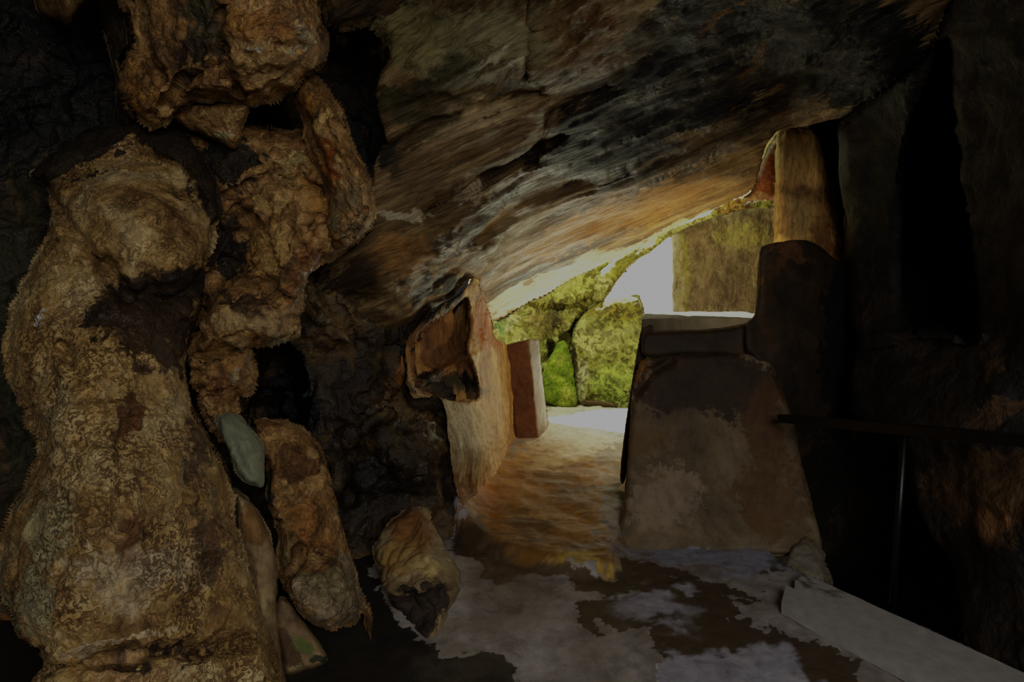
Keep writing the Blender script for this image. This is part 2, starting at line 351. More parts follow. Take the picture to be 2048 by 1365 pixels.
# left wall of the cave, dark and behind the boulders
tag(rock('wall_left', [(-420, -260), (300, -260), (760, -200), (850, 300), (890, 500), (900, 560), (860, 630), (826, 690), (836, 770), (897, 784), (906, 900), (918, 985), (962, 1072), (900, 1110), (800, 1150), (600, 1300), (0, 1500), (-420, 1600)],
    [(-300, 0, 2.9), (-300, 1300, 2.3), (0, 200, 3.3), (400, 200, 3.5), (700, 150, 3.8), (800, 500, 3.9), (650, 600, 3.1), (780, 620, 3.45), (820, 720, 3.65), (700, 900, 3.1), (820, 900, 3.2), (890, 850, 3.42), (500, 900, 3.3), (700, 1100, 3.1), (880, 1050, 3.3), (300, 1300, 2.5), (600, 1250, 2.75), (200, 800, 3.0), (600, 350, 3.5)],
    M_dark, T=.1, Tb=.5, R=40, step=5,
    disp=((.09, 1.5, 'f'), (.06, 2.8, 'k'), (.012, 10, 'k')),
    feats=[('r', [(505, 760), (520, 720), (560, 690), (600, 760), (620, 850), (660, 930), (640, 1000), (560, 860), (505, 850)], .7, 14),
           ('g', [(820, 690), (812, 740), (780, 790), (730, 830), (690, 900)], 12, -.10), ('g', [(770, 830), (730, 850), (700, 930), (700, 1000)], 14, .12),
           ('b', 820, 880, 75, 90, 0, .16), ('g', [(640, 560), (690, 640), (720, 690)], 12, .12), ('g', [(700, 540), (740, 620), (790, 660)], 14, .12), ('b', 660, 610, 40, 70, -25, .12),
           ('g', [(880, 800), (800, 790), (730, 800)], 10, .08)],
    stains_shading=[('e', 660, 600, 50, 70, -20, (92, 76, 48), .9), ('e', 700, 650, 50, 26, 30, (100, 76, 44), .7), ('e', 810, 720, 14, 70, 8, (150, 96, 44), .9), ('e', 770, 780, 60, 30, -30, (70, 44, 24), .8),
            ('e', 830, 890, 70, 80, 0, (64, 50, 32), .8), ('e', 820, 850, 24, 40, 0, (22, 18, 14), .8), ('e', 700, 820, 60, 110, 20, (36, 26, 18), .8), ('e', 580, 830, 60, 110, 0, (10, 9, 9), 1.), ('e', 760, 960, 90, 60, 0, (30, 24, 16), .8),  # near-black ellipse paints the shade inside the hollow
            ('e', 40, 700, 60, 400, 0, (52, 52, 30), .9), ('e', 40, 150, 300, 220, 0, (18, 16, 14), .9), ('e', 60, 110, 60, 20, -10, (52, 38, 26), .8), ('e', 730, 240, 60, 140, 0, (14, 13, 12), 1.), ('e', 40, 1260, 70, 30, 0, (128, 80, 36), .8), ('e', 730, 830, 20, 60, 30, (60, 46, 28), .7)]),  # near-black upper corner and slab crevice are painted shade
    kind='structure')

# overhanging roof slab
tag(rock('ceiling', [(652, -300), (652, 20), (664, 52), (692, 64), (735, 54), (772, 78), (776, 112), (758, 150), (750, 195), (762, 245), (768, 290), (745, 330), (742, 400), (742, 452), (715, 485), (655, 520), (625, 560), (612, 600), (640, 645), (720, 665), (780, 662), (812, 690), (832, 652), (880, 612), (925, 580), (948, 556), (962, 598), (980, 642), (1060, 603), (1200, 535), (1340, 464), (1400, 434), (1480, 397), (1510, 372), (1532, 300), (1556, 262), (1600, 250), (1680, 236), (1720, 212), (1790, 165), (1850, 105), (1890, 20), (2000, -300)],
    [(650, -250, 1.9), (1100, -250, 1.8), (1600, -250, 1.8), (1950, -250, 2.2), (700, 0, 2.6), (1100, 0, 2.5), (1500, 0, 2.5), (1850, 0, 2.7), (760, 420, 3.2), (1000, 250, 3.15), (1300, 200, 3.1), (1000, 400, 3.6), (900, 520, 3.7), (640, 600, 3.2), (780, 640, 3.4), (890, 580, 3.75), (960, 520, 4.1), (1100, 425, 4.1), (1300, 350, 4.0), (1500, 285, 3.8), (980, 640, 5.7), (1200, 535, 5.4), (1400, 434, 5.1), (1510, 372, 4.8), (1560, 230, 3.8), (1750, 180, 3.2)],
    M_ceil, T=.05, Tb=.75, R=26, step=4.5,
    disp=((.08, 1.3, 'f'), (.05, 3.4, 's'), (.02, 11, 's'), (.008, 30, 's'), (.005, 26, 'f')),
    feats=[('g', [(1080, 180), (960, 220), (860, 250), (760, 300)], 9, .10), ('g', [(1120, 270), (1020, 330), (900, 400), (850, 420)], 11, .13),
           ('g', [(1210, 160), (1100, 220), (1060, 330)], 10, .06), ('b', 930, 260, 120, 40, -25, .06), ('g', [(1055, -100), (1058, 60), (1052, 150)], 7, .07),
           ('b', 960, 120, 130, 70, -10, .10), ('b', 1350, 150, 170, 90, -20, -.10), ('g', [(980, 490), (1130, 410), (1300, 350), (1530, 272)], 14, -.08),
           ('g', [(880, 520), (940, 480), (1050, 400), (1250, 330)], 14, .06), ('b', 800, 570, 70, 60, 0, .12), ('g', [(640, 640), (700, 600), (800, 610), (900, 540)], 12, .10)],
    stains_shading=[('e', 960, 60, 200, 80, 0, (148, 138, 96), .95), ('e', 820, 70, 90, 60, -10, (136, 124, 76), .8), ('e', 880, 150, 90, 30, -30, (46, 48, 30), .8), ('e', 900, 200, 110, 60, -20, (92, 76, 48), .8), ('e', 800, 200, 50, 50, 0, (64, 58, 34), .8),  # upper-left ellipses lightened in place of missing lamp light
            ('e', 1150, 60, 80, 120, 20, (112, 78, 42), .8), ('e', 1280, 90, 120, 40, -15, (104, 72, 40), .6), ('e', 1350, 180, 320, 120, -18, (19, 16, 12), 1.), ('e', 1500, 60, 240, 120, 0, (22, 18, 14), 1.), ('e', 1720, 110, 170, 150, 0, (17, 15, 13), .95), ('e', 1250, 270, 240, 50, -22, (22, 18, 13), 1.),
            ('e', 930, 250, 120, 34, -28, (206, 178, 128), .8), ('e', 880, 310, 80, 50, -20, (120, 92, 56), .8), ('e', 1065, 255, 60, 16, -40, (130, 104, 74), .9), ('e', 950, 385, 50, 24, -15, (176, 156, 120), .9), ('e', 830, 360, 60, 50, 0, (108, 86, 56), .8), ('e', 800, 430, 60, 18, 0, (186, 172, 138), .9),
            ('e', 770, 320, 40, 30, 0, (36, 34, 22), .8), ('e', 800, 520, 70, 60, 0, (150, 108, 58), .9), ('e', 900, 470, 70, 30, -20, (64, 46, 28), .8), ('e', 700, 560, 60, 50, 0, (56, 40, 24), .8), ('e', 870, 570, 80, 30, -30, (34, 26, 18), .8), ('e', 1020, 470, 110, 26, -32, (128, 110, 76), .9), ('e', 1250, 430, 260, 34, -22, (170, 128, 74), .9), ('e', 1120, 560, 200, 24, -26, (222, 216, 160), 1.), ('e', 1320, 475, 130, 20, -26, (222, 216, 160), 1.), ('e', 1440, 340, 110, 28, -22, (150, 118, 72), .9), ('e', 1450, 20, 60, 12, -40, (150, 104, 56), .8), ('e', 1510, 120, 60, 14, -55, (120, 84, 44), .7), ('e', 950, 600, 30, 60, 0, (130, 88, 44), .8)]),  # pale ellipses along the lower edge paint courtyard light on the slab
    kind='structure')

# right wall with its tall dark recess
tag(rock('wall_right', [(1672, 265), (1720, 205), (1800, 150), (1850, 100), (1880, 20), (1890, -300), (2500, -300), (2600, 1600), (2060, 1600), (1965, 1400), (1930, 1260), (1905, 1140), (1850, 1060), (1815, 970), (1795, 890), (1740, 850), (1705, 830), (1700, 760), (1712, 685), (1700, 640), (1692, 540), (1685, 400)],
    [(1700, 300, 3.9), (1700, 600, 3.8), (1720, 720, 3.5), (1790, 400, 3.6), (1880, 0, 2.9), (1930, 300, 2.9), (1980, 600, 2.8), (2048, 0, 2.4), (2048, 600, 2.5), (1850, 750, 3.05), (1800, 860, 3.0), (2048, 900, 2.35), (1870, 1060, 2.7), (1950, 1300, 2.3), (2048, 1300, 2.1), (2400, 600, 1.9), (2500, 1500, 1.6)],
    M_right, T=.15, Tb=.5, R=30, step=5, disp=((.06, 1.8, 'f'), (.02, 7, 'f'), (.008, 20, 'f')),
    feats=[('r', [(1800, 330), (1830, 180), (1870, 90), (1900, 70), (1915, 120), (1932, 350), (1962, 664), (1880, 662), (1802, 655), (1790, 500)], .8, 16),
           ('g', [(1712, 688), (1800, 676), (1960, 668)], 10, -.10), ('b', 1900, 800, 130, 110, 0, .12), ('b', 2010, 1000, 110, 120, 0, .10), ('g', [(1800, 900), (1850, 1060), (1930, 1250)], 16, -.05)],
    stains_shading=[('e', 1860, 400, 80, 260, 0, (8, 8, 8), 1.), ('e', 2000, 960, 160, 70, 8, (84, 62, 36), .9), ('e', 1950, 1020, 110, 60, 40, (84, 62, 34), .8), ('e', 1985, 1050, 30, 22, 30, (150, 104, 64), .8), ('e', 1985, 740, 30, 40, 0, (74, 56, 32), .7), ('e', 1990, 830, 80, 30, 0, (80, 58, 36), .7), ('e', 1960, 1200, 110, 110, 0, (30, 23, 17), .9), ('e', 1750, 450, 50, 200, 0, (26, 26, 25), .8)]),  # near-black ellipse paints the shade inside the tall recess
    kind='structure')
# dark rear of the cave on the right and behind the altar
tag(rock('wall_back', [(1560, 100), (1640, 60), (2700, -300), (2800, 1700), (1600, 1700), (1540, 1250), (1620, 1120), (1660, 900), (1640, 620), (1640, 545), (1640, 400)],
    [(1600, 200, 4.9), (1650, 600, 4.8), (1650, 1100, 4.6), (2000, 600, 4.4), (2048, 1300, 4.2), (2600, 600, 3.0)], M_right, T=.1, Tb=.4, R=20, step=12, disp=((.08, 1.8, 'f'),),
    stains_shading=[('e', 1900, 700, 700, 900, 0, (12, 11, 10), 1.)]), kind='structure')

# ------------------------------------------------------------------ left side boulders
def thing(o, label, cat='rock', group=None): return tag(o, label, cat, group)
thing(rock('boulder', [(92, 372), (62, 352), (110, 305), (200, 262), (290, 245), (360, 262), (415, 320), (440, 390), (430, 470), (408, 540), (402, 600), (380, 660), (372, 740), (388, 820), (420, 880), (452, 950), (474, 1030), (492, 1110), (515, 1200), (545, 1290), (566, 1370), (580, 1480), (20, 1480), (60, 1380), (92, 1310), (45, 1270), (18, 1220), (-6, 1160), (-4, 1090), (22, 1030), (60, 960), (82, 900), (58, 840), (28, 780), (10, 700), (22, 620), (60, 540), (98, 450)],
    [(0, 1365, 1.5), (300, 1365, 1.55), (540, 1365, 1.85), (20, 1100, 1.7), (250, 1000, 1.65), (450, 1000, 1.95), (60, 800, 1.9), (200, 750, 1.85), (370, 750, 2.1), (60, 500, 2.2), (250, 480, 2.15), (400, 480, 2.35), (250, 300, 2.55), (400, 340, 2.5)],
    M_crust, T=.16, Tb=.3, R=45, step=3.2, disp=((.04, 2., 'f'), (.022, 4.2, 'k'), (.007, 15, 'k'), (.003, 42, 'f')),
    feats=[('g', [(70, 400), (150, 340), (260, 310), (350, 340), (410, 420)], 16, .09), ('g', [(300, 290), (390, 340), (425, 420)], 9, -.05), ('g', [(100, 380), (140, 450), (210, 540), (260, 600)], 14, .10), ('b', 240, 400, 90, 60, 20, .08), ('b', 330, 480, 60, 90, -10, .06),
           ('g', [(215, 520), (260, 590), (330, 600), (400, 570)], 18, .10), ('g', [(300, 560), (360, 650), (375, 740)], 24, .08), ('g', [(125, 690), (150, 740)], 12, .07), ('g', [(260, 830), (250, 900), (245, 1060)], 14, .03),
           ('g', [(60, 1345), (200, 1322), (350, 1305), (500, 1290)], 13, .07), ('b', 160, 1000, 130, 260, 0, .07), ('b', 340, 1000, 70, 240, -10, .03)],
    stains_shading=[('p', [(50, 360), (110, 300), (200, 250), (290, 230), (360, 250), (430, 320), (450, 410), (425, 450), (395, 385), (350, 330), (280, 302), (200, 312), (130, 352), (90, 400)], (42, 32, 20), .95, 14), ('e', 250, 1150, 180, 90, 0, (178, 156, 118), .7), ('e', 180, 950, 110, 90, 0, (184, 156, 104), .6), ('e', 170, 290, 150, 40, -20, (38, 30, 20), .9), ('e', 380, 370, 30, 80, -20, (58, 42, 24), .85), ('e', 70, 440, 50, 60, 0, (60, 60, 30), .8), ('e', 310, 620, 120, 70, 15, (60, 42, 24), .85), ('e', 380, 560, 50, 50, 0, (32, 25, 17), .9), ('e', 330, 700, 60, 60, 0, (66, 46, 26), .8),  # dark dome polygon and dark hollows are shade put into the colour
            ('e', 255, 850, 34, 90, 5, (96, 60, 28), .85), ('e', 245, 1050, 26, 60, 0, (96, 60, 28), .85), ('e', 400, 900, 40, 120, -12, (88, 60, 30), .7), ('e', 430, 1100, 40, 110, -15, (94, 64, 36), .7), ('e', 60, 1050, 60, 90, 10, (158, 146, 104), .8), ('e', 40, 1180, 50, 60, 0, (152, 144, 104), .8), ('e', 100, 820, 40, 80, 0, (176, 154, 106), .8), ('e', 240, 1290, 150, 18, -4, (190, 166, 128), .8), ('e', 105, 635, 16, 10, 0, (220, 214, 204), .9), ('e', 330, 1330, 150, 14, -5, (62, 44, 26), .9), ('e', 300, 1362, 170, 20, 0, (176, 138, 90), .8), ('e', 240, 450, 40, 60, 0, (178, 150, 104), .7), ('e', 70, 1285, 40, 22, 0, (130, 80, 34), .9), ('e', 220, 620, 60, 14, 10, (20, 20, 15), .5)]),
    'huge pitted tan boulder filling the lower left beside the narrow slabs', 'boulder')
thing(rock('slender_rock', [(462, 985), (490, 988), (522, 1035), (542, 1075), (556, 1130), (553, 1200), (562, 1300), (575, 1440), (500, 1440), (500, 1250), (484, 1120)],
    [(480, 1000, 2.2), (550, 1130, 2.2), (560, 1400, 2.0), (500, 1400, 2.0)], M_pale, T=.12, Tb=.2, R=30, step=3, disp=((.02, 5, 'f'), (.01, 16, 'v')), wk=.35, stains_shading=[('e', 505, 1050, 30, 60, -10, (128, 92, 50), .8)]),
    'slender upright tan rock pressed against the huge pitted boulder')
thing(rock('hanging_block', [(232, -160), (250, 20), (276, 92), (250, 130), (243, 172), (255, 215), (285, 242), (325, 246), (350, 222), (372, 208), (430, 204), (500, 207), (545, 198), (580, 172), (622, 145), (650, 112), (656, 78), (640, 40), (628, -20), (640, -160)],
    [(300, 0, 2.35), (600, 0, 2.25), (450, 80, 2.2), (290, 200, 2.4), (500, 200, 2.35), (400, -150, 1.9), (600, -150, 1.9)],
    M_brown, T=.16, Tb=.5, R=40, step=3, disp=((.03, 2.5, 'f'), (.035, 4.5, 'k'), (.008, 14, 's'), (.004, 36, 'f')),
    feats=[('g', [(270, -20), (280, 60), (300, 120), (320, 160)], 9, .10), ('g', [(330, 215), (362, 160), (440, 130), (470, 160), (480, 190)], 9, .09), ('g', [(440, 130), (430, 60), (460, 0)], 12, .06), ('b', 280, 190, 35, 50, 0, .08), ('b', 540, 70, 80, 80, 0, .10), ('g', [(545, 90), (600, 100)], 8, .03)],
    stains_shading=[('e', 400, 30, 80, 60, 20, (82, 76, 50), .8), ('e', 540, 40, 90, 50, 0, (160, 112, 56), .8), ('e', 510, 105, 30, 14, 0, (210, 200, 170), .7), ('e', 575, 95, 26, 12, 0, (200, 186, 150), .6), ('e', 600, 60, 12, 50, -15, (190, 176, 136), .7), ('e', 390, 100, 80, 50, 0, (60, 44, 26), .8), ('e', 280, 180, 34, 60, 0, (176, 124, 58), .9), ('e', 500, 190, 50, 12, 0, (180, 132, 66), .8), ('e', 450, 170, 50, 30, 0, (90, 62, 34), .6)]),
    'large warm brown block hanging from the roof at the upper left', 'boulder')
thing(rock('wedge_stone', [(343, 232), (360, 214), (400, 206), (450, 203), (498, 204), (490, 245), (476, 296), (440, 290), (395, 268), (358, 252)],
    [(350, 230, 2.6), (490, 210, 2.5), (470, 290, 2.6)], M_brown, T=.12, Tb=.3, R=25, step=3, disp=((.02, 6, 'f'), (.012, 12, 'r')), stains_shading=[('e', 400, 240, 50, 24, 0, (160, 118, 68), .9), ('e', 428, 284, 34, 12, 12, (62, 76, 26), 1.), ('e', 460, 275, 18, 14, 0, (156, 148, 104), .8)]),
    'small wedge-shaped stone with green moss under the large hanging block')
thing(rock('roof_stone', [(60, -120), (70, 8), (88, 30), (118, 44), (142, 52), (150, 30), (175, -10), (180, -120)],
    [(100, 0, 2.7), (130, 50, 2.7), (100, -100, 2.5)], M_brown, T=.12, Tb=.3, R=25, step=4, disp=((.02, 6, 'f'),), stains_shading=[('e', 115, 18, 26, 18, 0, (124, 108, 58), .8)]),
    'small ochre stone poking down from the dark roof at the top corner')
thing(rock('rock_rib', [(150, -80), (190, 20), (215, 90), (228, 150), (232, 240), (262, 258), (268, 200), (240, 120), (262, 90), (245, 0), (235, -80)],
    [(190, 0, 2.8), (230, 120, 2.8), (240, 240, 2.9)], M_dark, T=.1, Tb=.3, R=20, step=4, disp=((.03, 5, 'f'),), stains_shading=[('e', 196, 78, 12, 28, -25, (104, 84, 44), .9), ('e', 214, 110, 10, 20, -20, (96, 76, 42), .8)]),
    'dark rib of rock behind the tongue of the hanging block')
thing(rock('fallen_rock', [(350, 275), (420, 258), (500, 248), (560, 262), (620, 256), (680, 300), (722, 380), (732, 450), (695, 500), (640, 530), (612, 562), (600, 605), (588, 640), (580, 672), (520, 688), (440, 708), (386, 718), (376, 692), (396, 640), (402, 590), (385, 545), (400, 480), (420, 400), (392, 330)],
    [(420, 300, 2.75), (600, 300, 2.7), (500, 400, 2.6), (700, 430, 2.7), (450, 500, 2.6), (420, 680, 2.35), (560, 660, 2.45), (560, 540, 2.5)],
    M_brown, T=.18, Tb=.2, R=38, step=3.2, disp=((.04, 2.6, 'f'), (.04, 4.5, 'k'), (.009, 15, 'k'), (.004, 38, 'f')),
    feats=[('g', [(440, 400), (500, 370), (560, 352), (630, 372), (655, 385)], 9, .08), ('g', [(420, 560), (470, 520), (500, 450), (470, 420)], 18, .12), ('g', [(395, 640), (440, 570), (520, 560), (580, 600)], 10, .07), ('b', 500, 635, 90, 50, -10, .10), ('b', 575, 470, 40, 90, 10, .07), ('g', [(610, 560), (600, 480), (640, 440)], 8, .05), ('b', 560, 310, 50, 30, 20, .05)],
    stains_shading=[('e', 440, 330, 70, 70, 0, (40, 32, 22), .9), ('e', 440, 290, 50, 16, 10, (40, 44, 24), .8), ('e', 565, 325, 34, 36, 20, (184, 156, 98), .95), ('e', 492, 350, 13, 8, 20, (180, 134, 66), .9), ('e', 560, 380, 70, 18, -10, (176, 140, 84), .9), ('e', 475, 402, 28, 8, -10, (170, 126, 66), .8), ('e', 450, 490, 50, 70, 20, (36, 28, 19), .95), ('e', 545, 480, 34, 70, 15, (184, 146, 84), .85), ('e', 600, 540, 22, 90, 15, (128, 84, 44), .8), ('e', 490, 600, 80, 30, 0, (70, 50, 28), .8), ('e', 500, 650, 90, 28, -12, (168, 138, 90), .9), ('e', 640, 400, 30, 60, -20, (170, 122, 58), .8), ('e', 560, 690, 30, 14, -20, (120, 126, 106), .9), ('e', 670, 480, 40, 20, -30, (86, 64, 40), .7)]),
    'lumpy brown rock mass wedged in the middle above the dark hollow', 'boulder')
thing(rock('leaning_rock', [(588, 168), (606, 150), (640, 156), (672, 198), (698, 262), (714, 310), (736, 352), (746, 400), (746, 442), (724, 474), (692, 496), (662, 492), (650, 455), (656, 405), (640, 350), (616, 300), (608, 250), (594, 208)],
    [(610, 170, 2.5), (660, 250, 2.45), (700, 350, 2.45), (700, 470, 2.5)], M_brown, T=.16, Tb=.35, R=35, step=3, disp=((.02, 4, 'f'), (.022, 6, 'k'), (.008, 18, 'k')),
    feats=[('g', [(600, 210), (622, 270), (650, 340)], 6, .04), ('g', [(735, 420), (700, 470)], 6, .03)],
    stains_shading=[('e', 625, 200, 30, 40, -20, (176, 118, 52), .8), ('e', 655, 260, 22, 30, 0, (196, 160, 92), .8), ('e', 655, 330, 16, 60, -10, (150, 84, 34), .8), ('e', 710, 390, 26, 60, 0, (142, 118, 80), .8), ('e', 690, 465, 30, 16, -30, (128, 112, 76), .8)]),
    'tall knobbly orange-brown rock leaning against the dark crevice')
thing(rock('brown_lump', [(382, 722), (400, 706), (450, 700), (495, 696), (508, 720), (508, 760), (495, 785), (474, 800), (476, 835), (470, 880), (440, 870), (412, 830), (392, 780)],
    [(400, 720, 2.3), (490, 720, 2.4), (450, 860, 2.25)], M_brown, T=.15, Tb=.3, R=30, step=3, disp=((.035, 6, 'k'), (.01, 16, 'k')), feats=[('g', [(400, 790), (440, 780), (470, 795)], 7, .05)],
    stains_shading=[('e', 485, 735, 22, 26, 0, (150, 132, 100), .8), ('e', 440, 760, 40, 30, 0, (128, 84, 48), .8), ('e', 435, 840, 20, 30, 0, (118, 84, 50), .8), ('e', 420, 715, 40, 8, 0, (44, 38, 28), .8)]),
    'rough brown lump of rock between the huge boulder and the dark hollow')
thing(rock('pale_green_stone', [(428, 832), (455, 822), (482, 830), (505, 862), (526, 886), (530, 930), (529, 976), (505, 972), (476, 952), (456, 905)],
    [(440, 840, 2.2), (520, 900, 2.25), (520, 970, 2.15)], rockmat('green_grey_stone', (100, 102, 80), (122, 126, 102), (146, 148, 124), sc=3, fine=16, bump=.5, bd=.015, var=.2), T=.1, Tb=.25, R=22, step=3, disp=((.02, 6, 'f'), (.008, 20, 'r'))),
    'smooth pale green-grey stone beside the huge boulder')
thing(rock('leaning_slab', [(506, 848), (560, 837), (618, 866), (650, 920), (668, 985), (690, 1060), (706, 1120), (722, 1178), (738, 1220), (754, 1286), (742, 1302), (728, 1262), (726, 1226), (708, 1244), (668, 1260), (636, 1252), (602, 1230), (586, 1196), (562, 1165), (556, 1120), (552, 1060), (536, 1005), (532, 930)],
    [(520, 860, 2.5), (620, 880, 2.6), (560, 1000, 2.4), (680, 1050, 2.55), (620, 1220, 2.25), (730, 1220, 2.4), (745, 1295, 2.33), (570, 1150, 2.3)],
    M_brown, T=.12, Tb=.25, R=24, step=3, disp=((.03, 3.5, 'f'), (.015, 7, 'c'), (.007, 22, 'f')),
    feats=[('g', [(604, 1098), (590, 1130), (566, 1165)], 7, .10), ('b', 650, 1180, 60, 60, 0, .06), ('g', [(660, 1180), (690, 1182), (712, 1160)], 4, .02), ('g', [(650, 1040), (640, 1100)], 18, .04)],
    stains_shading=[('e', 660, 1190, 70, 62, 0, (150, 130, 98), 1.), ('e', 688, 1110, 20, 50, -15, (158, 140, 108), .9), ('e', 645, 1105, 22, 36, 0, (74, 50, 28), .8), ('e', 590, 920, 60, 30, 10, (100, 66, 34), .9), ('e', 620, 1030, 50, 60, -20, (150, 100, 48), .7), ('e', 560, 1090, 18, 60, 0, (120, 104, 62), .7), ('e', 650, 1150, 50, 30, 0, (118, 110, 70), .6), ('e', 545, 980, 20, 60, 0, (56, 52, 36), .8), ('e', 745, 1270, 14, 40, -10, (110, 90, 74), .8)]),
    'tall brown slab with a pale foot leaning beside the black hollow')
thing(rock('small_slab', [(556, 1194), (578, 1200), (602, 1236), (628, 1268), (650, 1302), (658, 1322), (640, 1336), (610, 1345), (570, 1350), (556, 1300), (548, 1240)],
    [(560, 1200, 2.25), (650, 1320, 2.15), (560, 1340, 2.1)], M_pale, T=.08, Tb=.2, R=16, step=3, disp=((.015, 6, 'f'),), wk=.35, stains_shading=[('e', 575, 1300, 30, 50, -30, (84, 62, 36), .9), ('e', 618, 1292, 14, 24, -35, (98, 112, 52), .9), ('e', 640, 1322, 24, 12, 0, (44, 46, 34), .9)]),
    'small pale slab with a green patch lying on the floor under the tall slab')
thing(rock('pyramid_stone', [(748, 1092), (768, 1060), (798, 1028), (834, 1011), (860, 1022), (874, 1060), (898, 1108), (926, 1160), (914, 1205), (898, 1238), (886, 1270), (856, 1296), (832, 1268), (794, 1226), (770, 1178), (748, 1120)],
    [(835, 1015, 2.95), (760, 1090, 2.75), (830, 1120, 2.6), (870, 1170, 2.5), (925, 1160, 2.8), (790, 1200, 2.55), (860, 1285, 2.36)],
    M_pale, T=.12, Tb=.3, R=26, step=2.6, disp=((.025, 5, 'f'), (.015, 9, 'c'), (.006, 30, 'f')),
    feats=[('g', [(840, 1030), (850, 1100), (880, 1150), (890, 1165)], 16, -.06), ('g', [(775, 1180), (830, 1178), (892, 1168)], 8, -.05), ('b', 830, 1225, 40, 30, 0, -.05)],
    wk=.35, stains_shading=[('e', 830, 1060, 60, 50, 0, (128, 84, 40), .9), ('e', 800, 1120, 50, 40, 0, (150, 116, 62), .9), ('e', 850, 1140, 40, 30, 30, (176, 152, 96), .9), ('p', [(778, 1186), (830, 1180), (890, 1170), (892, 1215), (868, 1262), (846, 1282), (800, 1226)], (50, 40, 30), 1., 8), ('e', 905, 1180, 12, 60, -15, (130, 106, 72), .8)]),  # dark polygon paints the shaded underside
    'small pyramid-shaped tan stone standing alone on the cave floor')

# ------------------------------------------------------------------ passage: left side with niche, pillar
tag(rock('wall_passage', [(812, 690), (838, 650), (880, 612), (925, 580), (948, 552), (966, 590), (984, 640), (990, 676), (1014, 688), (1034, 740), (1036, 892), (1014, 960), (1004, 1030), (968, 1082), (930, 1040), (907, 965), (896, 880), (880, 800), (850, 795), (820, 785)],
    [(815, 700, 3.55), (930, 580, 3.9), (900, 850, 3.42), (880, 800, 3.45), (950, 700, 4.1), (980, 660, 4.7), (955, 1070, 3.4), (915, 980, 3.4), (960, 900, 3.75), (1030, 890, 5.1), (1020, 700, 5.2), (1000, 980, 4.2), (960, 1040, 3.6)],
    M_pass, T=.04, Tb=.35, R=12, step=2.6, disp=((.02, 4, 'f'), (.014, 16, 'v'), (.005, 40, 'f')),
    feats=[('r', [(816, 706), (846, 654), (890, 622), (930, 592), (940, 606), (944, 660), (938, 700), (956, 752), (956, 802), (900, 806), (838, 786), (822, 760)], .34, 9), ('g', [(832, 775), (880, 745), (930, 715)], 9, -.14),
           ('g', [(945, 560), (975, 620), (968, 700), (940, 720)], 7, -.07), ('g', [(1000, 735), (1010, 800)], 10, .03)],
    stains_shading=[('e', 878, 690, 60, 60, 0, (116, 76, 38), .95), ('e', 885, 600, 60, 26, -35, (20, 16, 12), .9), ('e', 900, 770, 70, 26, 0, (26, 19, 13), 1.), ('e', 965, 640, 26, 70, 0, (156, 92, 40), .9), ('e', 985, 680, 20, 30, 0, (150, 88, 38), .8), ('e', 940, 870, 50, 80, 0, (168, 140, 92), .9), ('e', 940, 1000, 50, 50, 0, (140, 90, 36), .8), ('e', 985, 830, 26, 90, 0, (170, 132, 76), .8), ('e', 890, 850, 10, 80, -6, (186, 168, 128), .8)]),  # near-black ellipses paint shade at the niche top and ledge
    kind='structure')
thing(rock('stone_jamb', [(1006, 692), (1030, 684), (1058, 677), (1078, 676), (1084, 740), (1092, 810), (1100, 868), (1080, 886), (1030, 889), (1020, 800)],
    lambda x, y: 5.12 + .012 * np.maximum(0, x - (1058 + (y - 680) * .09)), M_altar, T=.05, Tb=.4, R=7, step=2.2, disp=((.01, 5, 'f'), (.006, 22, 'f')), hard=True,
    wk=.35, stains_shading=[('p', [(1004, 690), (1052, 682), (1062, 760), (1076, 888), (1022, 892)], (98, 57, 28), 1., 3)]),
    'squared stone jamb at the left of the bright passage opening', 'jamb')

# ------------------------------------------------------------------ carved altar on the right
alt = empty('stone_altar', (1.1, 3.5, 0)); tag(alt, 'massive carved stone altar block with stepped top right of the passage', 'altar')
rock('block', [(1292, 716), (1400, 706), (1530, 712), (1562, 770), (1590, 850), (1606, 930), (1625, 1010), (1646, 1100), (1600, 1112), (1400, 1108), (1236, 1096), (1246, 1020), (1256, 880), (1264, 790), (1274, 744)],
    [(1300, 720, 3.5), (1540, 720, 3.5), (1270, 900, 3.36), (1580, 900, 3.36), (1250, 1060, 3.28), (1620, 1060, 3.22), (1250, 1100, 3.18), (1640, 1100, 3.1)], M_altar, T=.05, Tb=.55, R=14, step=3, disp=((.018, 2.5, 'f'), (.004, 14, 'f')),
    feats=[('g', [(1275, 780), (1300, 745), (1340, 722)], 10, .05)],
    stains_shading=[('e', 1420, 770, 190, 70, 0, (52, 36, 20), .9), ('e', 1540, 860, 60, 90, 0, (84, 56, 26), .8), ('e', 1540, 1000, 90, 90, 0, (96, 70, 42), .7), ('e', 1330, 1000, 90, 90, 0, (136, 116, 92), .8), ('e', 1290, 725, 60, 16, -25, (140, 96, 40), .8), ('e', 1460, 1116, 200, 12, 0, (128, 132, 150), .6), ('e', 1290, 880, 50, 40, 0, (96, 74, 44), .7)], parent=alt)
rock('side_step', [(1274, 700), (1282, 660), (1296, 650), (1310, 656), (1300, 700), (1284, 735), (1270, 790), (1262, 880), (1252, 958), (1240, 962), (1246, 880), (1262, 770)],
    [(1290, 660, 3.7), (1250, 950, 3.7), (1270, 800, 3.7)], M_altdk, T=.03, Tb=.3, R=6, step=2, disp=((.006, 8, 'f'),), parent=alt)  # side face in shadow, its shade held by the dark material
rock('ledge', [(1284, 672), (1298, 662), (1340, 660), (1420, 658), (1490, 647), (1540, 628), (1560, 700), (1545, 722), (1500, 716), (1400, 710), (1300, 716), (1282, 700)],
    [(1290, 660, 3.62), (1400, 680, 3.6), (1540, 680, 3.6)], M_altdk, T=.05, Tb=.5, R=12, step=2.6, disp=((.01, 3, 'f'),), parent=alt)
